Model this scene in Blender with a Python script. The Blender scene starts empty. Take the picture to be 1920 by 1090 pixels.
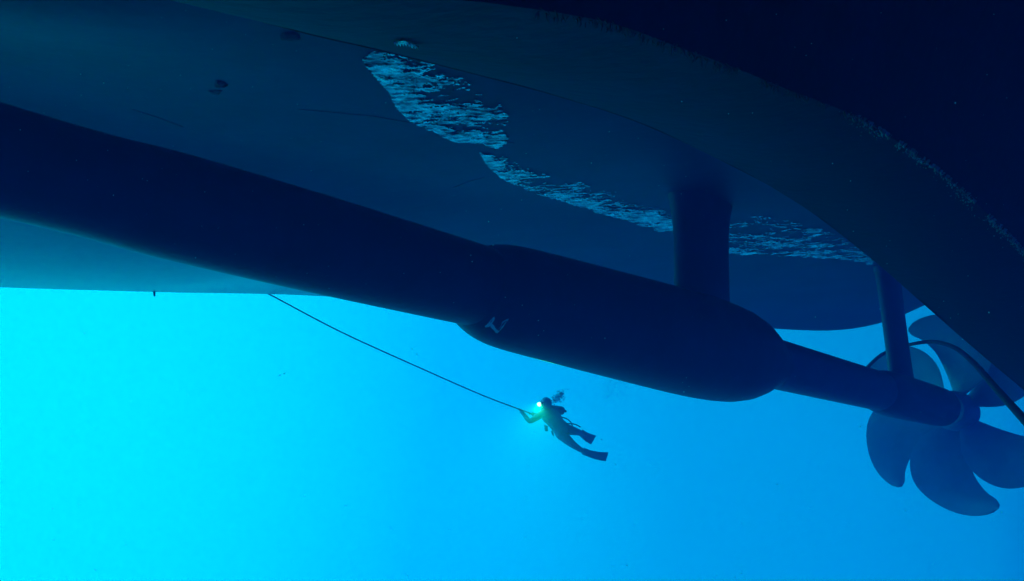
import bpy, bmesh, math, random
from mathutils import Vector, Matrix, noise
from mathutils.bvhtree import BVHTree

random.seed(7)
SC = bpy.context.scene
COL = SC.collection
R = math.radians

# ------------------------------------------------------------------ camera
PITCH = 12.0
cam_d = bpy.data.cameras.new('camera')
cam = bpy.data.objects.new('camera', cam_d)
COL.objects.link(cam)
cam_d.sensor_width = 36.0
cam_d.lens = 31.18
cam_d.clip_start = 0.05
cam_d.clip_end = 500.0
cam.location = (0, 0, 0)
cam.rotation_euler = (R(90 + PITCH), 0, 0)
SC.camera = cam

# ------------------------------------------------------------------ exposure
SC.view_settings.view_transform = 'Standard'
SC.view_settings.look = 'None'
SC.view_settings.exposure = 0.0
SC.view_settings.gamma = 1.0
SC.render.resolution_x = 1024
SC.render.resolution_y = 581
SC.cycles.use_denoising = True
SC.cycles.volume_bounces = 1
SC.cycles.max_bounces = 6
SC.cycles.sample_clamp_indirect = 4.0
SC.cycles.blur_glossy = 0.5

# ------------------------------------------------------------------ world: light in the sea
# sunlit water is brightest towards the sun (outboard and ahead, to the left) and
# darkest away from it; the open sky of the Sky Texture adds to it overhead
SUN_AZ, SUN_EL = -60.0, 38.0        # azimuth from the view axis (negative = left)
world = bpy.data.worlds.new('World')
SC.world = world
world.use_nodes = True
nt = world.node_tree
nt.nodes.clear()
N, L = nt.nodes.new, nt.links.new
tc = N('ShaderNodeTexCoord')
dot = N('ShaderNodeVectorMath'); dot.operation = 'DOT_PRODUCT'
az, el = R(-58), R(7)
dot.inputs[1].default_value = (math.sin(az) * math.cos(el), math.cos(az) * math.cos(el), math.sin(el))
L(tc.outputs['Generated'], dot.inputs[0])
mp = N('ShaderNodeMapRange')
mp.inputs['From Min'].default_value = -1
mp.inputs['From Max'].default_value = 1
L(dot.outputs['Value'], mp.inputs['Value'])
ramp = N('ShaderNodeValToRGB')
L(mp.outputs['Result'], ramp.inputs['Fac'])
cr = ramp.color_ramp
stops = [(-1.0, (0.0, .001, .008)), (-0.35, (0.0, .002, .02)), (-0.08, (0.0, .03, .13)), (0.07, (0.0, .265, .43)),
         (0.20, (0.0, .295, .48)), (0.36, (0.0, .32, .49)), (0.60, (0.0, .46, .66)), (0.90, (.001, 1.04, .85)), (1.0, (.002, 1.1, .85))]
while len(cr.elements) > 1:
    cr.elements.remove(cr.elements[-1])
for i, (d, c) in enumerate(stops):
    e = cr.elements[0] if i == 0 else cr.elements.new((d + 1) / 2)
    e.position = (d + 1) / 2
    e.color = (*c, 1)
# depth: the water gets darker straight down
sep = N('ShaderNodeSeparateXYZ'); L(tc.outputs['Generated'], sep.inputs[0])
dn = N('ShaderNodeMapRange'); dn.interpolation_type = 'SMOOTHSTEP'
dn.inputs['From Min'].default_value = -0.85
dn.inputs['From Max'].default_value = -0.08
dn.inputs['To Min'].default_value = 0.05
dn.inputs['To Max'].default_value = 1.0
L(sep.outputs['Z'], dn.inputs['Value'])
sc_ = N('ShaderNodeVectorMath'); sc_.operation = 'SCALE'
L(ramp.outputs['Color'], sc_.inputs[0]); L(dn.outputs['Result'], sc_.inputs['Scale'])
dot2 = N('ShaderNodeVectorMath'); dot2.operation = 'DOT_PRODUCT'
dot2.inputs[1].default_value = (math.sin(R(60)) * math.cos(R(35)), math.cos(R(60)) * math.cos(R(35)), math.sin(R(35)))
L(tc.outputs['Generated'], dot2.inputs[0])
aft = N('ShaderNodeMapRange'); aft.interpolation_type = 'SMOOTHSTEP'
aft.inputs['From Min'].default_value = .62; aft.inputs['From Max'].default_value = .76
aft.inputs['To Min'].default_value = 1.0; aft.inputs['To Max'].default_value = .9
L(dot2.outputs['Value'], aft.inputs['Value'])
sc3 = N('ShaderNodeVectorMath'); sc3.operation = 'SCALE'
L(sc_.outputs[0], sc3.inputs[0]); L(aft.outputs['Result'], sc3.inputs['Scale'])
bg1 = N('ShaderNodeBackground'); bg1.inputs['Strength'].default_value = 2.6
L(sc3.outputs[0], bg1.inputs['Color'])
sky = N('ShaderNodeTexSky'); sky.sky_type = 'NISHITA'; sky.sun_disc = False
sky.sun_elevation = R(SUN_EL); sky.sun_rotation = R(SUN_AZ)
up = N('ShaderNodeMapRange'); up.inputs['From Min'].default_value = 0.35; up.inputs['From Max'].default_value = 0.75
L(sep.outputs['Z'], up.inputs['Value'])
tint = N('ShaderNodeMix'); tint.data_type = 'RGBA'; tint.blend_type = 'MULTIPLY'
tint.inputs[0].default_value = 1.0
L(sky.outputs[0], tint.inputs[6]); tint.inputs[7].default_value = (0.0, 0.45, 0.9, 1)
sc2 = N('ShaderNodeVectorMath'); sc2.operation = 'SCALE'
L(tint.outputs[2], sc2.inputs[0]); L(up.outputs['Result'], sc2.inputs['Scale'])
bg2 = N('ShaderNodeBackground'); bg2.inputs['Strength'].default_value = 0.06
L(sc2.outputs[0], bg2.inputs['Color'])
add = N('ShaderNodeAddShader'); L(bg1.outputs[0], add.inputs[0]); L(bg2.outputs[0], add.inputs[1])
wo = N('ShaderNodeOutputWorld'); L(add.outputs[0], wo.inputs['Surface'])

# ------------------------------------------------------------------ sun (seen through the water, so cyan)
sd = bpy.data.lights.new('sun', 'SUN')
sun = bpy.data.objects.new('sun', sd)
COL.objects.link(sun)
sd.energy = 5.0
sd.angle = R(4)
sd.color = (0.0, 0.72, 1.0)
sv = Vector((math.sin(R(SUN_AZ)) * math.cos(R(SUN_EL)), math.cos(R(SUN_AZ)) * math.cos(R(SUN_EL)), math.sin(R(SUN_EL))))
sun.rotation_euler = sv.to_track_quat('Z', 'Y').to_euler()
sun.location = sv * 60

# ------------------------------------------------------------------ measuring helpers
F = 960 / math.tan(R(30))
CP, SP = math.cos(R(PITCH)), math.sin(R(PITCH))

def ray(px, py):
    u, v = (px - 960) / F, (545 - py) / F
    return Vector((u, CP - v * SP, SP + v * CP))

def P(px, py, d):
    return ray(px, py) * d

def project(p):
    yc = p.y * CP + p.z * SP
    zc = -p.y * SP + p.z * CP
    return 960 + F * p.x / yc, 545 - F * zc / yc

# ship frame: s aft along the keel, o outboard, z up
SV, OV = Vector((.6606, .7507, 0)), Vector((-.7507, .6606, 0))
def ship(s, o, z):
    return SV * s + OV * o + Vector((0, 0, z))
def on_o(px, py, o):
    r = ray(px, py)
    return r * (o / r.dot(OV))

def catmull(pts, n):
    """smooth curve through the points, n samples per span"""
    P_ = [pts[0] * 2 - pts[1]] + list(pts) + [pts[-1] * 2 - pts[-2]]
    out = []
    for i in range(1, len(P_) - 2):
        a, b, c, d = P_[i - 1:i + 3]
        for k in range(n):
            t = k / n
            out.append(.5 * (2 * b + (c - a) * t + (2 * a - 5 * b + 4 * c - d) * t * t + (3 * b - a - 3 * c + d) * t ** 3))
    out.append(pts[-1].copy())
    return out

def even(pts, n):
    """n points spaced evenly along a polyline"""
    ls = [0]
    for a, b in zip(pts, pts[1:]):
        ls.append(ls[-1] + (b - a).length)
    out, j = [], 0
    for i in range(n):
        t = ls[-1] * i / (n - 1)
        while j < len(pts) - 2 and ls[j + 1] < t:
            j += 1
        out.append(pts[j].lerp(pts[j + 1], (t - ls[j]) / max(1e-9, ls[j + 1] - ls[j])))
    return out

# ------------------------------------------------------------------ materials
def mat(name, col, rough=.6, col2=None, scale=3.0, detail=6, bump=.0, bscale=20, metallic=0.0, thr=(.35, .65), bdist=.02):
    m = bpy.data.materials.new(name)
    m.use_nodes = True
    t = m.node_tree
    b = t.nodes['Principled BSDF']
    b.inputs['Roughness'].default_value = rough
    b.inputs['Metallic'].default_value = metallic
    b.inputs['Base Color'].default_value = (*col, 1)
    co = t.nodes.new('ShaderNodeTexCoord')
    if col2:
        nz = t.nodes.new('ShaderNodeTexNoise')
        nz.inputs['Scale'].default_value = scale
        nz.inputs['Detail'].default_value = detail
        nz.inputs['Roughness'].default_value = .62
        t.links.new(co.outputs['Object'], nz.inputs['Vector'])
        rp = t.nodes.new('ShaderNodeValToRGB')
        rp.color_ramp.elements[0].position = thr[0]
        rp.color_ramp.elements[1].position = thr[1]
        rp.color_ramp.elements[0].color = (*col, 1)
        rp.color_ramp.elements[1].color = (*col2, 1)
        t.links.new(nz.outputs['Fac'], rp.inputs['Fac'])
        t.links.new(rp.outputs['Color'], b.inputs['Base Color'])
    if bump:
        n2 = t.nodes.new('ShaderNodeTexNoise')
        n2.inputs['Scale'].default_value = bscale
        n2.inputs['Detail'].default_value = 8
        t.links.new(co.outputs['Object'], n2.inputs['Vector'])
        bp = t.nodes.new('ShaderNodeBump')
        bp.inputs['Strength'].default_value = bump
        bp.inputs['Distance'].default_value = bdist
        t.links.new(n2.outputs['Fac'], bp.inputs['Height'])
        t.links.new(bp.outputs['Normal'], b.inputs['Normal'])
    return m

M = {}
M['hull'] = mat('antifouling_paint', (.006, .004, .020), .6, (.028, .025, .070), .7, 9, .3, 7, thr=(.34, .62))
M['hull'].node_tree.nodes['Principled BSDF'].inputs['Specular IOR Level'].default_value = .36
M['skeg'] = mat('worn_skeg_paint', (.002, .002, .004), .9, (.018, .010, .036), .8, 9, .5, 12, thr=(.36, .56))
M['tube'] = mat('shaft_fairing_paint', (.013, .011, .034), .5, (.032, .028, .072), 1.4, 8, .25, 14)
M['bilge_lit'] = mat('bilge_paint_lit', (.07, .07, .10), .3, (.12, .12, .15), 1.1, 8, .2, 7)  # paler, glossier copy of the bottom colour, light on the far bilge painted in
M['steel'] = mat('shaft_steel', (.06, .08, .14), .5, (.09, .11, .17), 3, 6, .2, 18)
M['bronze'] = mat('propeller_bronze', (.14, .34, .42), .5, (.20, .42, .50), 2, 6, .15, 16)
M['scrape'] = mat('bare_scraped_metal', (.62, .75, .68), .6, (.8, .85, .8), 8, 5)
M['growth'] = mat('marine_growth', (.10, .20, .14), .9, (.42, .58, .44), 7, 8, .8, 30, thr=(.42, .7))
M['anode'] = mat('corroded_anode', (.03, .03, .025), .9, (.06, .055, .05), 8, 6, .6, 30)
M['hose'] = mat('black_rubber_hose', (.012, .012, .012), .8, (.02, .02, .02), 6, 4, .2, 30)
M['rope'] = mat('dark_rope', (.22, .26, .28), .8, (.32, .36, .4), 12, 4, .5, 60)
M['suit'] = mat('black_neoprene', (.10, .26, .40), .7, (.14, .32, .48), 8, 5, .3, 30)
M['kit'] = mat('dark_webbing', (.08, .26, .46), .6, (.12, .32, .52), 14, 5, .3, 30)
M['tank'] = mat('painted_cylinder', (.08, .085, .09), .4, (.12, .12, .12), 6, 5)
M['air'] = mat('silvery_air_film', (.07, .09, .09), .18, (.62, .78, .74), 5, 6, metallic=1.0, bump=.55, bscale=16, bdist=.015, thr=(.40, .74))
M['bubble'] = mat('air_bubble', (.6, .65, .7), .25, metallic=.5)

# skeg patches get darker and spread towards the stern and its near chine
t = M['skeg'].node_tree
co_ = next(n for n in t.nodes if n.type == 'TEX_COORD')
nz_ = next(n for n in t.nodes if n.type == 'TEX_NOISE' and abs(n.inputs['Scale'].default_value - .8) < 1e-3)
rp_ = next(n for n in t.nodes if n.type == 'VALTORGB')
dd_ = t.nodes.new('ShaderNodeVectorMath'); dd_.operation = 'DOT_PRODUCT'
t.links.new(co_.outputs['Object'], dd_.inputs[0])
dd_.inputs[1].default_value = tuple(SV - OV * 2.2)
mr_ = t.nodes.new('ShaderNodeMapRange')
mr_.inputs['From Min'].default_value = -.6; mr_.inputs['From Max'].default_value = 3.2
mr_.inputs['To Min'].default_value = 0; mr_.inputs['To Max'].default_value = .30
t.links.new(dd_.outputs['Value'], mr_.inputs['Value'])
sb_ = t.nodes.new('ShaderNodeMath'); sb_.operation = 'SUBTRACT'
t.links.new(nz_.outputs['Fac'], sb_.inputs[0]); t.links.new(mr_.outputs['Result'], sb_.inputs[1])
t.links.new(sb_.outputs[0], rp_.inputs['Fac'])

# ------------------------------------------------------------------ object helpers
def tag(o, label=None, cat=None, group=None, kind=None):
    if label: o['label'] = label
    if cat: o['category'] = cat
    if group: o['group'] = group
    if kind: o['kind'] = kind
    return o

def mesh_obj(name, verts, faces, m, parent=None, smooth=True, sharp=None):
    me = bpy.data.meshes.new(name)
    me.from_pydata([tuple(v) for v in verts], [], faces)
    me.update()
    bm = bmesh.new(); bm.from_mesh(me)
    bmesh.ops.recalc_face_normals(bm, faces=bm.faces)
    if sharp:
        for e in bm.edges:
            if len(e.link_faces) == 2 and e.calc_face_angle(0) > R(sharp):
                e.smooth = False
    bm.to_mesh(me); bm.free()
    if smooth:
        for p in me.polygons: p.use_smooth = True
    o = bpy.data.objects.new(name, me)
    COL.objects.link(o)
    for mm in (m if isinstance(m, list) else [m]):
        me.materials.append(mm)
    if parent:
        o.parent = parent
        o.matrix_parent_inverse = parent.matrix_basis.inverted()
    return o

def empty(name, loc):
    o = bpy.data.objects.new(name, None)
    o.empty_display_size = .3
    o.location = loc
    COL.objects.link(o)
    return o

def frame_of(ax):
    ax = ax.normalized()
    a = ax.cross(Vector((0, 0, 1)))
    if a.length < 1e-4: a = Vector((1, 0, 0))
    a.normalize()
    return ax, a, ax.cross(a).normalized()

def grid_faces(rows, cols, wrap=False, off=0):
    f = []
    for i in range(rows - 1):
        for j in range(cols if wrap else cols - 1):
            k = (j + 1) % cols
            f.append((off + i * cols + j, off + i * cols + k, off + (i + 1) * cols + k, off + (i + 1) * cols + j))
    return f

def revolve(axis_pt, ax, prof, seg=64):
    """prof: list of (distance along the axis, radius)"""
    ax, a, b = frame_of(ax)
    vs = []
    for t, r in prof:
        c = axis_pt + ax * t
        for k in range(seg):
            th = 2 * math.pi * k / seg
            vs.append(c + (a * math.cos(th) + b * math.sin(th)) * r)
    fs = grid_faces(len(prof), seg, True)
    fs.append(tuple(range(seg)))
    fs.append(tuple((len(prof) - 1) * seg + k for k in range(seg)))
    return vs, fs

def tube(pts, rad, seg=10):
    """rad: number or list"""
    vs, n = [], len(pts)
    up = Vector((0.1, 0.2, 1)).normalized()
    for i, p in enumerate(pts):
        d = (pts[min(i + 1, n - 1)] - pts[max(i - 1, 0)]).normalized()
        a = d.cross(up); a.normalize(); b = d.cross(a)
        r = rad[i] if isinstance(rad, (list, tuple)) else rad
        for k in range(seg):
            th = 2 * math.pi * k / seg
            vs.append(p + (a * math.cos(th) + b * math.sin(th)) * r)
    fs = grid_faces(n, seg, True)
    fs.append(tuple(range(seg)))
    fs.append(tuple((n - 1) * seg + k for k in range(seg)))
    return vs, fs

def smooth_profile(kn, n=8):
    pts = catmull([Vector((a, b, 0)) for a, b in kn], n)
    return [(p.x, max(.001, p.y)) for p in pts]

# ================================================================== THE SHIP
vessel = empty('ship', ship(6, 2, 5))
tag(vessel, 'dark ship hull overhead with shaft tube, struts and a big propeller, seen from below', 'ship')

# ---- hull bottom: lofted between the keel side and the far bilge edge
edge = [P(-900, 480, 12.0), P(-420, 522, 14.0), P(0, 539, 16.5), P(300, 548, 18.2), P(610, 556, 20.2), P(1000, 585, 23.5),
        P(1300, 606, 25.5), P(1440, 616, 26.2), P(1560, 620, 26.6), P(1650, 606, 26.4), P(1735, 571, 26.0), P(1840, 505, 25.4), P(2000, 400, 25)]
edge = even(catmull(edge, 8), 96)
keel = [ship(-16, 1.6, 3.35), ship(-8, 1.6, 3.4), ship(0, 1.6, 3.45), ship(6, 1.6, 3.65), ship(12, 1.6, 4.0), ship(18, 1.6, 4.7),
        ship(24, 1.6, 5.6), ship(29, 1.6, 6.4)]
keel = even(catmull(keel, 8), 96)
NV = 40
def under_pt(i, j):
    v = j / (NV - 1)
    a, b = keel[i], edge[i]
    p = a.lerp(b, v)
    s = p.dot(SV)
    # soft tunnel over the shaft, then the bilge turning down a little to its edge
    o = p.dot(OV)
    q_ = max(0.0, min(1.0, (s - 6) / 6)); q_ = q_ * q_ * (3 - 2 * q_)
    z = p.z + math.sin(math.pi * v) * (-.14 + .30 * q_)
    # hull swells down round the bossing forward
    sw = max(0.0, min(1.0, (4.6 - s) / 5.0)); sw = sw * sw * (3 - 2 * sw)
    z -= .75 * sw * math.exp(-((o - 6.0) / 1.15) ** 2)
    bt = max(0.0, min(1.0, (13.5 - s) / 6))
    if v > .45: z -= .50 * bt * math.sin(math.pi * ((v - .45) / .55) ** 1.15)
    return Vector((p.x, p.y, z))
under = [under_pt(i, j) for i in range(len(edge)) for j in range(NV)]
uf = grid_faces(len(edge), NV)
bvh = BVHTree.FromPolygons([tuple(v) for v in under], uf)
def hull_at(p):
    h = bvh.ray_cast(Vector((p.x, p.y, -2)), Vector((0, 0, 1)))
    return h[0], h[1]
def hull_hit(px, py):
    h = bvh.ray_cast(Vector((0, 0, 0)), ray(px, py).normalized())
    return h[0], h[1]

vs, fs = list(under), list(uf)
n0 = len(vs)
# rounded bilge lip, ship side and inner deck close the body
offs = [(.05, .02), (.12, .10), (.16, .30), (.2, 1.2), (.5, 4.5)]
for i in range(len(edge)):
    out = edge[i] - keel[i]; out.z = 0; out.normalize()
    e = under[i * NV + NV - 1]
    for dx, dz in offs:
        vs.append(e + out * dx + Vector((0, 0, dz)))
k = len(offs)
fs += grid_faces(len(edge), k, off=n0)
for i in range(len(edge) - 1):
    fs.append((i * NV + NV - 1, (i + 1) * NV + NV - 1, n0 + (i + 1) * k, n0 + i * k))
n1 = len(vs)
for i in range(len(edge)):
    vs.append(Vector((keel[i].x, keel[i].y, 9.6)))
for i in range(len(edge) - 1):
    fs.append((n0 + i * k + k - 1, n0 + (i + 1) * k + k - 1, n1 + i + 1, n1 + i))
hb = mesh_obj('hull_bottom', vs, fs, [M['hull'], M['bilge_lit']], vessel, sharp=50)
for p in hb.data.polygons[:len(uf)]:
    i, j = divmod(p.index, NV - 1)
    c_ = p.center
    if c_.dot(OV) > 9.9 + .12 * c_.dot(SV) and c_.dot(SV) < 15: p.material_index = 1  # brightness painted onto the forward far bilge, border behind the shaft tube

# ---- skeg and the near half of the bottom
L1 = [on_o(-500, -190, 2.5), on_o(-100, -110, 2.5), on_o(150, -52, 2.5), on_o(350, 0, 2.5), on_o(560, 60, 2.5), on_o(720, 97, 2.5), on_o(900, 142, 2.5), on_o(1060, 185, 2.5), on_o(1200, 231, 2.5),
      on_o(1350, 300, 2.5), on_o(1500, 383, 2.5), on_o(1640, 490, 2.5), on_o(1735, 573, 2.5), on_o(1830, 656, 2.5), on_o(1920, 732, 2.5), on_o(1990, 796, 2.5)]
L2 = [on_o(-700, -300, 1.55), on_o(-100, -200, 1.55), on_o(300, -90, 1.55), on_o(650, -20, 1.55), on_o(900, 2, 1.55), on_o(1060, 24, 1.5), on_o(1180, 52, 1.5), on_o(1300, 98, 1.5), on_o(1450, 158, 1.5),
      on_o(1560, 200, 1.5), on_o(1640, 238, 1.5), on_o(1750, 312, 1.5), on_o(1840, 390, 1.5), on_o(1920, 472, 1.5), on_o(1990, 560, 1.5), on_o(2060, 650, 1.5)]
NS = 120
L1 = even(catmull(L1, 8), NS)
L2 = even(catmull(L2, 8), NS)
rows = []
for i in range(NS):
    a, b = L1[i], L2[i]
    s1, s2 = a.dot(SV), b.dot(SV)
    r = []
    hz = 3.0 + max(0, s1) * .1
    r.append(ship(s1, 2.1, 9.4))
    r.append(ship(s1, 2.1, hz + .9))
    r.append(a + OV * -.02 + Vector((0, 0, .5)))
    r.append(a + Vector((0, 0, .06)))
    r.append(a)
    for q in (.05, .25, .5, .75, .95):
        p = a.lerp(b, q); p.z -= .05 * math.sin(math.pi * q); r.append(p)
    r.append(b)
    r.append(b + OV * -.04 + Vector((0, 0, .07)))
    r.append(b + OV * -.22 + Vector((0, 0, .6)))
    r.append(ship(s2, .95, b.z + 1.15))
    r.append(ship(s2, .3, max(b.z + 1.5, 2.9 + .06 * max(0, s2))))
    r.append(ship(s2, -1.5, 3.35 + .09 * max(0, s2)))
    r.append(ship(s2, -6, 3.6 + .09 * max(0, s2)))
    r.append(ship(s2, -12, 4.2 + .09 * max(0, s2)))
    r.append(ship(s2, -12.2, 9.4))
    rows.append(r)
cols = len(rows[0])
vs = [p for r in rows for p in r]
# plating is never quite fair: a few millimetres of waviness
vs = [p + Vector((0, 0, 1)) * noise.noise(p * 1.3) * .015 for p in vs]
fs = grid_faces(NS, cols)
fs += [tuple(range(cols)), tuple((NS - 1) * cols + q for q in range(cols))]
sk = mesh_obj('skeg', vs, fs, M['skeg'], vessel, sharp=32)
skbvh = BVHTree.FromPolygons([tuple(v) for v in vs], fs)

bar = [p + Vector((0, 0, .005)) for p in L1]  # thin dark bar paints the gap and its shadow along the far edge
v, f = tube(bar, .0065, 6)
mesh_obj('skeg_gap_shadow', v, f, mat('gap_shadow_dark', (.008, .009, .009), .9), vessel)
# ---- shaft line
A0 = P(0, 301, 5.9)
A1 = P(1680, 742, 19.2)
AX = (A1 - A0).normalized()
def at_px(px):
    """distance along the shaft axis whose image has this x, and its depth"""
    lo, hi = -8.0, 40.0
    for _ in range(50):
        m_ = (lo + hi) / 2
        if project(A0 + AX * m_)[0] < px: lo = m_
        else: hi = m_
    p = A0 + AX * lo
    return lo, p.y * CP + p.z * SP
def rpx(px, half):
    t, d = at_px(px)
    return t, half * d / F
kn = [(-9, .46), (-4, .42), rpx(0, 105), rpx(330, 101), rpx(600, 92), rpx(860, 79), rpx(905, 76)]
vs, fs = revolve(A0, AX, smooth_profile(kn))
tb = mesh_obj('shaft_tube', vs, fs, M['tube'], vessel, sharp=40)

BO = A0 - Vector((0, 0, .035))          # the barrel hangs a little low on the line
tL, dL = at_px(915)
prof = [rpx(884, 72)] + smooth_profile([rpx(890, 77), rpx(903, 84.5), rpx(916, 90.5), rpx(932, 95), rpx(950, 97.5), rpx(985, 99), rpx(1090, 99.5), rpx(1235, 99),
        rpx(1300, 97.5), rpx(1342, 94)], 8) + [rpx(1369, 89), rpx(1393, 80), rpx(1414, 67), rpx(1431, 53), rpx(1444, 46)]
vs, fs = revolve(BO, AX, prof, 96)
barrel = mesh_obj('strut_barrel', vs, fs, M['tube'], vessel, sharp=9)
bb = BVHTree.FromPolygons([tuple(v) for v in vs], fs)
# the scraped V mark low on the barrel: a thin proud patch of bare metal following the surface
mark = [[(909, 612), (916, 605), (927, 593), (928, 597), (923, 606), (917, 613), (911, 614)],
        [(919, 604), (923, 607), (932, 618), (935, 620), (933, 624), (929, 623), (920, 613)],
        [(929, 623), (933, 618), (938, 612), (942, 603), (951, 598), (954, 597), (950, 603), (944, 613), (936, 622), (932, 625)]]
mv, mf = [], []
for pl in mark:
    ring = []
    for q in range(len(pl)):
        for h in range(3):
            a, b = Vector(pl[q]), Vector(pl[(q + 1) % len(pl)])
            w = a.lerp(b, h / 3)
            ring.append(w + Vector((random.uniform(-.5, .5), random.uniform(-.5, .5))))
    hit = [bb.ray_cast(Vector((0, 0, 0)), ray(*w).normalized()) for w in ring]
    if any(h[0] is None for h in hit): continue
    top = [h[0] + h[1] * (-.004 if h[1].dot(h[0]) > 0 else .004) for h in hit]
    o0 = len(mv); mv += top
    c = sum(top, Vector()) / len(top); mv.append(c)
    for q in range(len(top)):
        mf.append((o0 + q, o0 + (q + 1) % len(top), o0 + len(top)))
sc = mesh_obj('scrape_mark', mv, mf, M['scrape'], barrel)
tag(sc, 'pale bare-metal V-shaped scrape')

# propeller shaft and after barrel
t1, _ = at_px(1430); t2, d2 = at_px(1655)
t3, d3 = at_px(1775)
rs = rpx(1478, 46)[1]
vs, fs = revolve(A0, AX, [(t1 - .5, rs), (t2 + .2, rs * .97)])
mesh_obj('propeller_shaft', vs, fs, M['steel'], vessel, sharp=30)
rb = 36 * d3 / F
vs, fs = revolve(A0, AX, smooth_profile([(t2 - .35, rs * .96), (t2 - .1, rb * .93), (t2 + .3, rb * 1.0), (t2 + 1.2, rb * 1.02), (t3 - .75, rb * .98), (t3 - .6, rb * .9)]), 72)
mesh_obj('after_strut_barrel', vs, fs, M['tube'], vessel, sharp=40)

# ---- strut arms: foil sections from barrel to hull, flaring into both
def strut(name, base, top, chord, thick, flare):
    d = (top - base)
    nrow, seg = 26, 40
    ch = (SV - d.normalized() * SV.dot(d.normalized())).normalized()
    th = d.normalized().cross(ch)
    vs = []
    for i in range(nrow):
        t = i / (nrow - 1)
        c = base + d * t
        k = 1 + flare * (max(0, (t - .55) / .45) ** 3) + .18 * (max(0, (.35 - t) / .35) ** 2)
        for q in range(seg):
            a = 2 * math.pi * q / seg
            x, y = math.cos(a), math.sin(a)
            y *= (1 - .25 * x)                       # blunter nose than tail
            vs.append(c + ch * x * chord / 2 * k + th * y * thick / 2 * k)
    fs = grid_faces(nrow, seg, True)
    fs += [tuple(range(seg)), tuple((nrow - 1) * seg + q for q in range(seg))]
    return mesh_obj(name, vs, fs, M['tube'], vessel, sharp=50)
def axis_pt(px):
    t, d = at_px(px); return A0 + AX * t
b1 = axis_pt(1322)
hp = hull_hit(1318, 392)[0]
d1 = b1.y * CP + b1.z * SP
top1 = P(1318, 385, d1 + .3)
h1 = hull_at(top1)[0]
print('STRUT1', b1, top1, h1, hp)
top1.z = h1.z + .15
strut('strut_arm', b1, top1, 1.42, .46, .3)
b2 = axis_pt(1697)
d2b = b2.y * CP + b2.z * SP
top2 = P(1661, 470, d2b + .2)
h2 = hull_at(top2)[0]
print('STRUT2', b2, top2, h2)
if h2: top2 = b2 + (top2 - b2) * ((h2.z + .15 - b2.z) / (top2.z - b2.z))
strut('strut_arm', b2, top2, 1.1, .38, .2)

# ---- bossing web: plating that joins the tube to the hull forward
wv, nst = [], 30
for i in range(nst):
    f = i / (nst - 1)
    t = -8 + (at_px(318)[0] + 8) * f
    c = A0 + AX * t
    hz = hull_at(c)[0]
    top = (hz.z if hz else 3.3) + .05
    w = .34 * (1 - f) ** .7 + .02
    rise = max(.12, min(1, (1 - f) * 1.6)) ** 1.5
    for q in (0, .33, .66, 1):
        z = c.z + .2 + (top - c.z - .2) * q * rise
        ww = w * (1 + .9 * abs(q - .45) ** 2)
        wv.append(Vector((c.x, c.y, z)) + OV * ww)
    for q in (1, .66, .33, 0):
        z = c.z + .2 + (top - c.z - .2) * q * rise
        ww = w * (1 + .9 * abs(q - .45) ** 2)
        wv.append(Vector((c.x, c.y, z)) - OV * ww)
wf = grid_faces(nst, 8, True) + [tuple(range(8)), tuple((nst - 1) * 8 + q for q in range(8))]
mesh_obj('bossing_web', wv, wf, M['tube'], vessel, sharp=50)

# ---- propeller: six skewed blades
HC = axis_pt(1792)
ax, ea, eb = frame_of(AX)
# basis in the disc as seen: right and up
er = Vector((1, 0, 0)); er = (er - ax * er.dot(ax)).normalized()
eu = er.cross(ax).normalized()
if eu.z < 0: eu = -eu
dH = HC.y * CP + HC.z * SP
RP = 188 * dH / F
prop = empty('propeller', HC)
prop.parent = vessel
prop.matrix_parent_inverse = vessel.matrix_basis.inverted()
tag(prop, 'large six-bladed skewed propeller')
lead = [(-62, .16), (-68, .3), (-69, .43), (-65, .57), (-58, .71), (-47, .85), (-30, .955), (-16, 1.01), (-5, 1.01), (0, .975)]
trail = [(-14, .16), (-13, .3), (-11, .5), (-9, .64), (-4, .80), (0, .88), (1, .93), (1, .96), (0, .975)]
lead = even(catmull([Vector((a / 60, b, 0)) for a, b in lead], 6), 28)
trail = even(catmull([Vector((a / 60, b, 0)) for a, b in trail], 6), 28)
for tip in (113, 171, 229, 286, 344, 71):
    vs, NC = [], 12
    for side in (1, -1):
        for i in range(28):
            l, tr = lead[i], trail[i]
            for j in range(NC):
                w = j / (NC - 1)
                p = l.lerp(tr, w)
                th = R(tip + p.x * 60)
                r = p.y * RP
                half = .085 * (1 - p.y * .86) * math.sin(math.pi * min(1, max(0, w * .96 + .02))) ** .6 * RP * .5 + .004
                # pitch: the blade lies on a helix, coarser near the root
                ang = (w - .5) * R(abs(l.x - tr.x) * 60)
                pitch = .55 * RP * ang * .4
                vs.append(HC + (er * math.cos(th) + eu * math.sin(th)) * r + ax * (pitch + side * half + .10 * p.y * RP * .6))
    n = 28 * NC
    fs = grid_faces(28, NC) + grid_faces(28, NC, off=n)
    for i in range(27):
        for j in (0, NC - 1):
            a, b = i * NC + j, (i + 1) * NC + j
            fs.append((a, b, b + n, a + n))
    for j in range(NC - 1):
        for i in (0, 27):
            a, b = i * NC + j, i * NC + j + 1
            fs.append((a, b, b + n, a + n))
    mesh_obj('blade', vs, fs, M['bronze'], prop, sharp=60)
rh = RP * .185
vs, fs = revolve(HC, AX, smooth_profile([(-.72, rh * .8), (-.6, rh * .95), (-.3, rh * 1.05), (.3, rh * 1.05), (.5, rh * .9), (.72, rh * .6), (.86, rh * .3), (.9, .02)]), 64)
mesh_obj('hub', vs, fs, M['bronze'], prop, sharp=40)

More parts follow.
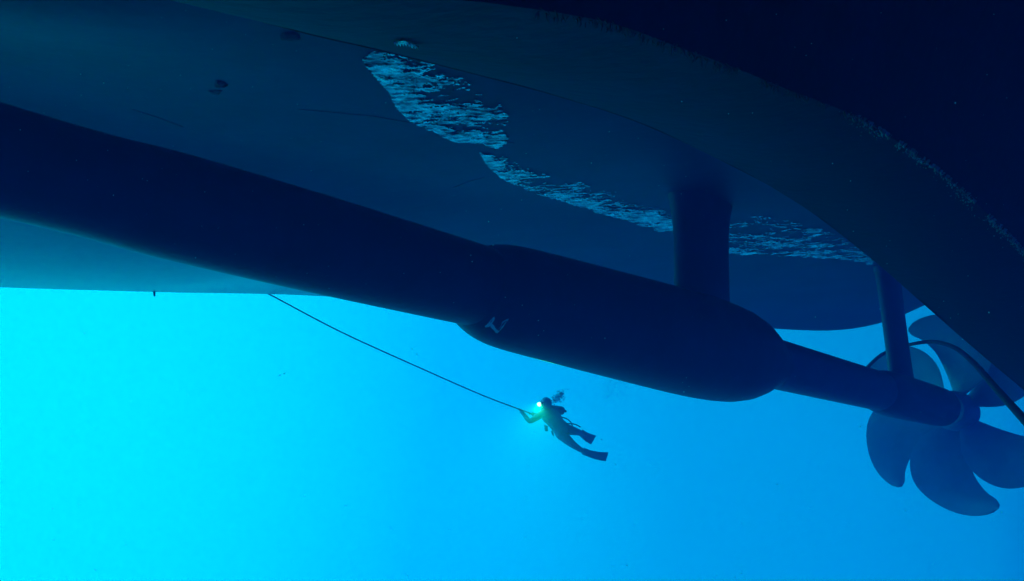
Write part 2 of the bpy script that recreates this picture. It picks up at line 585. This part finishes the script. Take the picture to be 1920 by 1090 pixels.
# ---- small fittings on the bottom: two rough corroded patches, a seam, and a stub at the bilge
def blob_on(px, py, w, h, name, seed, m, parent, thick=.02):
    rnd = random.Random(seed)
    hit, nrm = hull_hit(px, py)
    if nrm.z > 0: nrm = -nrm
    d = hit.length
    vs, fs = [], []
    n, ring = 40, 5
    vs.append(hit + nrm * thick)
    for k_ in range(1, ring + 1):
        for q in range(n):
            a = 2 * math.pi * q / n
            rr = k_ / ring * (1 + .45 * noise.noise(Vector((math.cos(a) * 1.8, math.sin(a) * 1.8, seed))) + .15 * noise.noise(Vector((math.cos(a) * 6, math.sin(a) * 6, seed))))
            x, y = px + math.cos(a) * w * rr, py + math.sin(a) * h * rr
            hh, _ = hull_hit(x, y)
            if hh is None: hh = hit
            f = 1 - (k_ / ring) ** 2
            vs.append(hh + nrm * (thick * f * (1 + .6 * noise.noise(hh * 14)) - (.004 if k_ == ring else -.004)))
    for q in range(n): fs.append((0, 1 + q, 1 + (q + 1) % n))
    for k_ in range(ring - 1):
        for q in range(n):
            a = 1 + k_ * n
            fs.append((a + q, a + (q + 1) % n, a + n + (q + 1) % n, a + n + q))
    return mesh_obj(name, vs, fs, m, parent)
blob_on(544, 69, 20, 9, 'anode', 3, M['anode'], vessel)
blob_on(413, 157, 13, 7, 'anode', 11, M['anode'], vessel, .035)
blob_on(405, 172, 14, 5, 'anode', 17, M['anode'], vessel, .015)

def seam(pts, name='weld_seam', r=.003):
    out = []
    for a, b in zip(pts, pts[1:]):
        for q in range(10):
            h, nn = hull_hit(a[0] + (b[0] - a[0]) * q / 10, a[1] + (b[1] - a[1]) * q / 10)
            if h: out.append(h)
    v, f = tube(out, r, 6)
    return mesh_obj(name, v, f, M['anode'], vessel)
seam([(560, 205), (700, 218), (830, 241), (980, 272)])
seam([(850, 352), (880, 340), (912, 332)], r=.004)
seam([(248, 205), (300, 222), (350, 241)])
p0 = P(290, 541, 18.0)
v, f = tube([p0 + Vector((0, 0, .12)), p0, p0 + Vector((0, 0, -.09)), p0 + Vector((.01, 0, -.16))], [.02, .02, .024, .018], 10)
mesh_obj('bilge_stub', v, f, M['steel'], vessel)

# ---- marine growth along the near chine of the skeg
gv, gf = [], []
rnd = random.Random(5)
for i in range(4200):
    q = .35 + rnd.random() * .62
    k_ = int(q * (NS - 1))
    b = L2[k_].lerp(L2[min(NS - 1, k_ + 1)], rnd.random())
    bx = project(b)[0]
    if bx < 1590 or bx > 2050: continue
    off = abs(rnd.gauss(0, .06)) if rnd.random() < .6 else abs(rnd.gauss(.15, .14))
    a = L1[k_]
    base = b + (a - b).normalized() * off + Vector((0, 0, .01))
    clump = noise.noise(base * 2.2)
    if clump < -.22: continue
    r = rnd.uniform(.006, .020)
    o0 = len(gv)
    base = base + Vector((0, 0, noise.noise(base * 1.3) * .015))
    for (x, y, z) in ((1, 0, 0), (-.4, .9, 0), (-.5, -.9, .1), (.1, .1, -1.1), (0, 0, .8)):
        gv.append(base + Vector((x, y, z)) * r * rnd.uniform(.7, 1.4))
    gf += [(o0, o0 + 1, o0 + 3), (o0 + 1, o0 + 2, o0 + 3), (o0 + 2, o0, o0 + 3), (o0, o0 + 1, o0 + 4), (o0 + 1, o0 + 2, o0 + 4), (o0 + 2, o0, o0 + 4)]
g = mesh_obj('marine_growth', gv, gf, M['growth'], None, smooth=False)
tag(g, 'pale green marine growth crusting the near lower edge of the skeg', 'marine growth', kind='stuff')

# dark weed tufts further forward along the same chine
gv, gf = [], []
for i in range(2200):
    k_ = int((.05 + rnd.random() * .6) * (NS - 1))
    b = L2[k_].lerp(L2[k_ + 1], rnd.random())
    bx = project(b)[0]
    if bx < 1000 or bx > 1640: continue
    base = b + (L1[k_] - b).normalized() * abs(rnd.gauss(0, .035)) + Vector((0, 0, .01))
    if noise.noise(base * 3.1) < -.12: continue
    r, ln = rnd.uniform(.003, .008), rnd.uniform(.01, .05)
    d_ = Vector((rnd.gauss(0, .5), rnd.gauss(0, .5), -1)).normalized() * ln
    o0 = len(gv)
    for a_ in (0, 2.1, 4.2): gv.append(base + Vector((math.cos(a_), math.sin(a_), .3)) * r)
    gv.append(base + d_)
    gf += [(o0, o0 + 1, o0 + 3), (o0 + 1, o0 + 2, o0 + 3), (o0 + 2, o0, o0 + 3)]
g = mesh_obj('weed_tufts', gv, gf, M['anode'], None, smooth=False)
tag(g, 'short dark weed tufts hanging along the forward edge of the skeg', 'weed', kind='stuff')

# ================================================================== TRAPPED AIR under the bottom
def inside(poly, x, y):
    c = False
    j = len(poly) - 1
    for i in range(len(poly)):
        xi, yi = poly[i]; xj, yj = poly[j]
        if (yi > y) != (yj > y) and x < (xj - xi) * (y - yi) / (yj - yi) + xi: c = not c
        j = i
    return c
def dist_line(line, x, y):
    best = 1e9
    p = Vector((x, y))
    for a, b in zip(line, line[1:]):
        a, b = Vector(a), Vector(b)
        ab = b - a
        t = max(0, min(1, (p - a).dot(ab) / ab.dot(ab)))
        best = min(best, (p - a - ab * t).length)
    return best

def air_patch(poly, dens, step, label, amp=.05, freq=5.0, surf=None, sx=1.0):
    """a film of air under the plating, broken up by its own ripples"""
    xs = [p[0] for p in poly]; ys = [p[1] for p in poly]
    pts = []
    for x in (min(xs), (min(xs) + max(xs)) / 2, max(xs)):
        for y in (min(ys), max(ys)):
            h = hull_hit(x, y)[0]
            if h: pts.append(h)
    s0, s1 = min(p.dot(SV) for p in pts) - .3, max(p.dot(SV) for p in pts) + .3
    o0, o1 = min(p.dot(OV) for p in pts) - .3, max(p.dot(OV) for p in pts) + .3
    ns, no = int((s1 - s0) / step), int((o1 - o0) / step)
    idx, vs, fs = {}, [], []
    def vert(i, j):
        if (i, j) in idx: return idx[(i, j)]
        s, o = s0 + i * step, o0 + j * step
        q = ship(s, o, 0)
        h, _ = hull_at(q)
        if h is None: idx[(i, j)] = None; return None
        w = Vector((h.x * freq * .55, h.y * freq * 1.2, 3.1))
        bumpz = amp * (.5 + .8 * noise.fractal(w, .55, 2.1, 5))
        vs.append(h - Vector((0, 0, max(.008, bumpz))))
        idx[(i, j)] = len(vs) - 1
        return len(vs) - 1
    for i in range(ns):
        for j in range(no):
            s, o = s0 + (i + .5) * step, o0 + (j + .5) * step
            h, _ = hull_at(ship(s, o, 0))
            if h is None: continue
            x, y = project(h)
            wob = noise.fractal(Vector((h.x * 3, h.y * 3, 9)), .6, 2.3, 4) * 7
            if not inside(poly, x + wob, y + wob): continue
            n_ = .5 + .62 * noise.noise(Vector((h.x * 1.6, h.y * 2.2, 0))) + .5 * noise.fractal(Vector((h.x * 6, h.y * 13, 0)), .5, 2.2, 5)
            if n_ > dens(x, y): continue
            q = [vert(i, j), vert(i + 1, j), vert(i + 1, j + 1), vert(i, j + 1)]
            if None in q: continue
            fs.append(tuple(q))
    o = mesh_obj('trapped_air', vs, fs, M['air'], None)
    tag(o, label, 'trapped air', 'films of trapped air under the hull')
    print('AIR', len(fs))
    return o

polyA = [(680, 110), (694, 90), (745, 100), (800, 112), (850, 135), (905, 168), (950, 205), (945, 245), (953, 262), (930, 271), (880, 270), (850, 263),
         (812, 246), (770, 228), (745, 203), (728, 172), (700, 140)]
lowA = [(680, 110), (700, 140), (728, 172), (745, 203), (770, 228), (812, 246), (850, 263), (880, 270), (930, 271)]
air_patch(polyA, lambda x, y: .93 - .0062 * dist_line(lowA, x, y) - .25 * max(0, (x - 850) / 100) - .6 * math.exp(-((y - 238) / 9) ** 2) * max(0, min(1, (x - 820) / 40)) * max(0, min(1, (950 - x) / 15)), .016,
          'large broken silvery patch of air trapped under the hull, nearest and leftmost', .018, 12)
polyB = [(898, 284), (960, 300), (1020, 325), (1120, 352), (1200, 372), (1270, 405), (1280, 442), (1180, 414), (1110, 394), (1060, 379), (990, 356), (940, 334), (912, 308)]
lowB = [(898, 290), (912, 308), (940, 334), (990, 356), (1060, 379), (1110, 394), (1180, 414), (1265, 438)]
air_patch(polyB, lambda x, y: .88 - .017 * dist_line(lowB, x, y), .02,
          'long thin wavy streak of trapped air curving towards the strut arm', .020, 9)
polyC = [(1365, 400), (1440, 405), (1500, 420), (1560, 435), (1650, 480), (1660, 500), (1600, 487), (1500, 479), (1440, 474), (1365, 478)]
lowC = [(1365, 476), (1440, 472), (1500, 477), (1600, 485), (1650, 496)]
air_patch(polyC, lambda x, y: .58 - .007 * dist_line(lowC, x, y), .03,
          'faint far band of trapped air between the strut arm and the skeg', .022, 6)
# fleck on the near side of the skeg corner
fv, ff = [], []
nn_ = 26
for n_ in range(nn_):
    f = n_ / (nn_ - 1)
    x, y = 738 + 47 * f, 73 + 9 * f + 1.6 * math.sin(f * 9)
    w_ = (1.2 + 2.4 * abs(math.sin(f * 5))) * (.35 + math.sin(math.pi * f))
    for q in (-1, -.3, .3, 1):
        h = skbvh.ray_cast(Vector((0, 0, 0)), ray(x, y + q * w_ * .8).normalized())[0]
        fv.append(h - Vector((0, 0, .008 + (.012 + .008 * math.sin(n_ * 2.1)) * (1 - abs(q)))))
ff = grid_faces(nn_, 4)
o = mesh_obj('trapped_air', fv, ff, M['air'], None)
tag(o, 'tiny bright sliver of air clinging under the skeg above the large patch', 'trapped air', 'films of trapped air under the hull')

# ================================================================== HOSE AND ROPE
hp_ = [P(1600, 722, 21.6), P(1622, 694, 21.4), P(1655, 664, 21.2), P(1700, 648, 20.8), P(1745, 641, 18.5), P(1785, 650, 15.5), P(1822, 677, 13), P(1862, 722, 10.5),
       P(1905, 770, 8.6), P(1950, 818, 7.4), P(2040, 900, 6.2)]
hp_ = even(catmull(hp_, 12), 120)
v, f = tube(hp_, .040, 14)
o = mesh_obj('hose', v, f, M['hose'])
tag(o, 'black rubber hose arching over the propeller and past the skeg', 'hose')

DD = 22.5
rp = [P(503, 551, 19.6), P(640, 623, 20.4), P(785, 689, 21.3), P(900, 739.5, 22.0), P(972, 767, 22.42), P(1000, 777, 22.52), P(1004, 779, 22.55)]
rp = even(catmull(rp, 16), 260)
v, f = tube(rp, .0145, 10)
# twist of the lay
o = mesh_obj('rope', v, f, M['rope'])
tag(o, 'thin taut line from the far hull edge down to the diver', 'rope')

# ================================================================== DIVER
def D(X, Y, dz=0):
    """a joint of the diver; X, Y on the enlarged crop of the photo"""
    return P(940 + X / 6.054, 710 + Y / 6.054, DD + dz)
diver = empty('diver', D(620, 480))
tag(diver, 'scuba diver in dark wetsuit and fins, headlamp shining, holding the thin line', 'diver')

def skin(name, joints, bones, m, parent, sub=2):
    me = bpy.data.meshes.new(name)
    names = list(joints)
    me.from_pydata([tuple(joints[n_][0]) for n_ in names], [(names.index(a), names.index(b)) for a, b in bones], [])
    me.update()
    o = bpy.data.objects.new(name, me)
    COL.objects.link(o)
    md = o.modifiers.new('skin', 'SKIN')
    md.use_smooth_shade = True
    lay = me.skin_vertices[0].data
    for i, n_ in enumerate(names):
        r_ = joints[n_][1]
        if name == 'body' and not n_[:3] in ('haL', 'haR'): r_ = r_ * (1.22 if n_ not in ('head', 'crown', 'neck') else 1.0)
        lay[i].radius = (r_, r_) if not isinstance(r_, tuple) else r_
        lay[i].use_root = (i == 0)
    s_ = o.modifiers.new('sub', 'SUBSURF'); s_.levels = sub; s_.render_levels = sub
    # bake the modifiers into a plain mesh
    dg = bpy.context.evaluated_depsgraph_get()
    me2 = bpy.data.meshes.new_from_object(o.evaluated_get(dg))
    me2.name = name
    o.modifiers.clear()
    o.data = me2
    me2.materials.clear(); me2.materials.append(m)
    for p in me2.polygons: p.use_smooth = True
    if parent:
        o.parent = parent
        o.matrix_parent_inverse = parent.matrix_basis.inverted()
    return o

J = {
    'pelvis': (D(680, 585), .17), 'waist': (D(630, 520), .155), 'chest': (D(575, 440), .20), 'upper': (D(535, 385), .17),
    'neck': (D(515, 335), .085), 'head': (D(500, 295), .12), 'crown': (D(492, 250), .10),
    'shL': (D(465, 400, -.12), .085), 'elL': (D(322, 492, -.2), .062), 'wrL': (D(252, 405, -.05), .042), 'haL': (D(226, 372, 0), .045),
    'shR': (D(590, 385, .2), .085), 'elR': (D(430, 430, .25), .06), 'wrR': (D(375, 413, .08), .042), 'haR': (D(348, 404, .02), .045),
    'hipA': (D(735, 580, .1), .135), 'knA': (D(845, 600, .05), .085), 'anA': (D(925, 628, .1), .055), 'toA': (D(960, 640, .1), .055),
    'hipB': (D(690, 640, -.08), .135), 'knB': (D(800, 742, -.1), .085), 'anB': (D(905, 812, -.05), .055), 'toB': (D(950, 830, -.05), .055),
}
BN = [('pelvis', 'waist'), ('waist', 'chest'), ('chest', 'upper'), ('upper', 'neck'), ('neck', 'head'), ('head', 'crown'),
      ('upper', 'shL'), ('shL', 'elL'), ('elL', 'wrL'), ('wrL', 'haL'), ('upper', 'shR'), ('shR', 'elR'), ('elR', 'wrR'), ('wrR', 'haR'),
      ('pelvis', 'hipA'), ('hipA', 'knA'), ('knA', 'anA'), ('anA', 'toA'), ('pelvis', 'hipB'), ('hipB', 'knB'), ('knB', 'anB'), ('anB', 'toB')]
# fingers closed round the line: five short chains on each hand
for hnd, wr in (('haL', 'wrL'), ('haR', 'wrR')):
    c = J[hnd][0]; fw = (c - J[wr][0]).normalized()
    rd = (rp[-4] - rp[-24]).normalized()
    side = fw.cross(rd).normalized()
    for i in range(5):
        a = c + rd * (i - 1.5) * .022 + fw * .02
        if i == 4: a = c - fw * .02 + side * .02
        ln = (.05, .056, .052, .042, .04)[i]
        b = a + fw * ln * .7 + side * .02
        e = b - side * .05 * (1 if i < 4 else -1) + fw * .004
        J[f'{hnd}{i}a'] = (a, .013); J[f'{hnd}{i}b'] = (b, .010); J[f'{hnd}{i}c'] = (e, .009)
        BN += [(hnd, f'{hnd}{i}a'), (f'{hnd}{i}a', f'{hnd}{i}b'), (f'{hnd}{i}b', f'{hnd}{i}c')]
body = skin('body', J, BN, M['suit'], diver)

def fin(a, e1, e2, w0, depth):
    """blade from ankle a to the end edge e1-e2"""
    nrow, nc = 14, 9
    mid = (e1 + e2) / 2
    d = (mid - a)
    side = (e2 - e1)
    side0 = side.normalized() * w0
    n = d.cross(side).normalized()
    vs = []
    for sgn in (1, -1):
        for i in range(nrow):
            t = i / (nrow - 1)
            c = a + d * t + n * .10 * math.sin(t * 2.6) * depth
            sv_ = side0.lerp(side, t ** .8)
            for j in range(nc):
                w = j / (nc - 1) - .5
                rib = .018 if j in (0, nc - 1) else .007
                vs.append(c + sv_ * w + n * sgn * (rib * (1 - .4 * t) + .035 * max(0, 1 - t * 4)))
    m_ = nrow * nc
    fs = grid_faces(nrow, nc) + grid_faces(nrow, nc, off=m_)
    for i in range(nrow - 1):
        for j in (0, nc - 1):
            p, q = i * nc + j, (i + 1) * nc + j
            fs.append((p, q, q + m_, p + m_))
    for j in range(nc - 1):
        for i in (0, nrow - 1):
            p, q = i * nc + j, i * nc + j + 1
            fs.append((p, q, q + m_, p + m_))
    return mesh_obj('fin', vs, fs, M['kit'], diver, sharp=60)
fin(D(900, 610, .1), D(1083, 645, .15), D(1025, 745, .05), .15, 1)
fin(D(925, 822, -.05), D(1222, 830, .1), D(1195, 928, -.05), .14, 1)
# cylinder on the back, valve, jacket, belt pouch, loops of hose, mask
ta, tb_ = D(560, 350, .22), D(708, 368, .5)
v, f = revolve(ta, tb_ - ta, smooth_profile([(-.3, .03), (-.27, .07), (-.2, .09), (0, .112), ((tb_ - ta).length - .1, .112), ((tb_ - ta).length - .03, .07), ((tb_ - ta).length, .02)]), 24)
mesh_obj('air_cylinder', v, f, M['tank'], diver)
v, f = revolve(tb_, tb_ - ta, [(0, .02), (.03, .02), (.03, .035), (.07, .035), (.07, .015), (.1, .012)], 16)
mesh_obj('valve', v, f, M['tank'], diver)
KJ = {'a': (D(640, 520, -.02), (.20, .20)), 'b': (D(590, 450, 0), (.25, .24)), 'c': (D(560, 400, .02), (.21, .2))}
skin('buoyancy_jacket', KJ, [('a', 'b'), ('b', 'c')], M['kit'], diver)
PJ = {'a': (D(498, 555), .05), 'b': (D(520, 600), .045), 'c': (D(505, 540), .04)}
skin('pouch', PJ, [('a', 'b'), ('a', 'c')], M['kit'], diver)
PJ = {'a': (D(570, 590), .03), 'b': (D(588, 640), .02), 'c': (D(594, 655), .012)}
skin('gauge', PJ, [('a', 'b'), ('b', 'c')], M['kit'], diver)
for lp in ([(640, 430), (700, 442), (755, 465), (790, 500), (808, 540)], [(650, 470), (700, 505), (760, 512), (800, 512), (850, 525), (900, 552)]):
    pts = even(catmull([D(x, y, .05) for x, y in lp], 8), 30)
    v, f = tube(pts, .016, 8)
    mesh_obj('breathing_hose', v, f, M['hose'], diver)
hc = D(496, 282)
fwd = (P(960, 500, 10) - hc); fwd = (D(430, 293, -.1) - hc).normalized()
v, f = revolve(hc + fwd * .06, fwd, [(-.02, .085), (.03, .09), (.07, .085), (.085, .06)], 20)
mesh_obj('mask', v, f, M['kit'], diver)
# hood and helmet shell round the head
v, f = [], []
for i in range(13):
    for j in range(24):
        a, b = math.pi * i / 12, 2 * math.pi * j / 24
        v.append(D(505, 285) + Vector((math.sin(a) * math.cos(b) * .155, math.sin(a) * math.sin(b) * .165, math.cos(a) * .165)))
f = grid_faces(13, 24, True)
mesh_obj('helmet', v, f, M['suit'], diver)
# headlamp
lc = D(431, 293, -.16)
v, f = revolve(lc + fwd * -.09, fwd, [(0, .03), (.02, .045), (.07, .05), (.085, .055)], 20)
lamp = mesh_obj('headlamp', v, f, M['kit'], diver)
em = bpy.data.materials.new('lit_lamp_lens'); em.use_nodes = True
eb_ = em.node_tree.nodes['Principled BSDF']
eb_.inputs['Base Color'].default_value = (.8, .8, .8, 1)
eb_.inputs['Emission Color'].default_value = (.35, 1, .6, 1)
eb_.inputs['Emission Strength'].default_value = 5
v, f = [], []
for i in range(9):
    for j in range(16):
        a, b = math.pi * i / 8, 2 * math.pi * j / 16
        v.append(lc + Vector((math.sin(a) * math.cos(b), math.sin(a) * math.sin(b), math.cos(a))) * .055)
mesh_obj('lens', v, grid_faces(9, 16, True), em, lamp)
ld = bpy.data.lights.new('headlamp_light', 'SPOT')
ld.spot_size = R(54); ld.spot_blend = 1.0
ld.energy = 6500; ld.color = (.03, 1.0, .09); ld.shadow_soft_size = .06
lo_ = bpy.data.objects.new('headlamp_light', ld); COL.objects.link(lo_)
lo_.location = lc - Vector((0, .14, 0))
lo_.rotation_euler = (lo_.location - Vector((-2, 0, -9))).to_track_quat('Z', 'Y').to_euler()

# ================================================================== BUBBLES
def bubbles(pts, n, r0, r1, spread, label, seed):
    rnd = random.Random(seed)
    vs, fs = [], []
    line = even(catmull(pts, 6), 40)
    for _ in range(n):
        c = rnd.choice(line) + Vector((rnd.gauss(0, spread), rnd.gauss(0, spread), rnd.gauss(0, spread)))
        r_ = rnd.uniform(r0, r1)
        o0 = len(vs)
        for i in range(6):
            for j in range(10):
                a, b = math.pi * i / 5, 2 * math.pi * j / 10
                vs.append(c + Vector((math.sin(a) * math.cos(b), math.sin(a) * math.sin(b), math.cos(a) * .7)) * r_)
        fs += grid_faces(6, 10, True, o0)
    o = mesh_obj('exhaust_bubbles', vs, fs, M['bubble'])
    tag(o, label, 'bubbles', kind='stuff')
bubbles([D(590, 255), D(630, 225), D(665, 195), D(690, 165)], 300, .006, .020, .055, 'cloud of breath bubbles rising off the diver', 3)
bubbles([P(1135, 742, 27), P(1150, 725, 27.2), P(1165, 705, 27.4), P(1172, 690, 27.5)], 600, .005, .012, .22, 'faint loose bubbles rising towards the big shaft barrel', 4)

pv_, pf_ = [], []
rnd = random.Random(21)
for _ in range(1100):
    c = P(rnd.uniform(-200, 2100), rnd.uniform(-100, 1200), rnd.uniform(2.2, 9.5))
    r_ = rnd.uniform(.0007, .0024)
    o0 = len(pv_)
    for (x, y, z) in ((1, 0, 0), (-1, 0, 0), (0, 1, 0), (0, -1, 0), (0, 0, 1), (0, 0, -1)):
        pv_.append(c + Vector((x, y, z)) * r_ * rnd.uniform(.6, 1.4))
    pf_ += [tuple(o0 + k_ for k_ in t_) for t_ in ((0, 2, 4), (2, 1, 4), (1, 3, 4), (3, 0, 4), (2, 0, 5), (1, 2, 5), (3, 1, 5), (0, 3, 5))]
o = mesh_obj('suspended_particles', pv_, pf_, M['scrape'], None, smooth=False)
tag(o, 'fine pale specks drifting in the sea water', 'particles', kind='stuff')

# ================================================================== THE WATER'S OWN HAZE
def box(name, lo, hi, m):
    vs = [(x, y, z) for x in (lo[0], hi[0]) for y in (lo[1], hi[1]) for z in (lo[2], hi[2])]
    fs = [(0, 1, 3, 2), (4, 6, 7, 5), (0, 4, 5, 1), (2, 3, 7, 6), (0, 2, 6, 4), (1, 5, 7, 3)]
    return mesh_obj(name, vs, fs, m, smooth=False)
hm = bpy.data.materials.new('sea_water_haze'); hm.use_nodes = True
t = hm.node_tree; t.nodes.clear()
pv = t.nodes.new('ShaderNodeVolumePrincipled')
pv.inputs['Color'].default_value = (.01, .21, .98, 1)
pv.inputs['Density'].default_value = .0245
pv.inputs['Anisotropy'].default_value = 0.2
ou = t.nodes.new('ShaderNodeOutputMaterial')
t.links.new(pv.outputs[0], ou.inputs['Volume'])
hz = box('haze', (-34, -24, -9), (36, 44, 11), hm)
tag(hz, kind='stuff')
hz['label'] = 'clear blue sea water that fades far things'
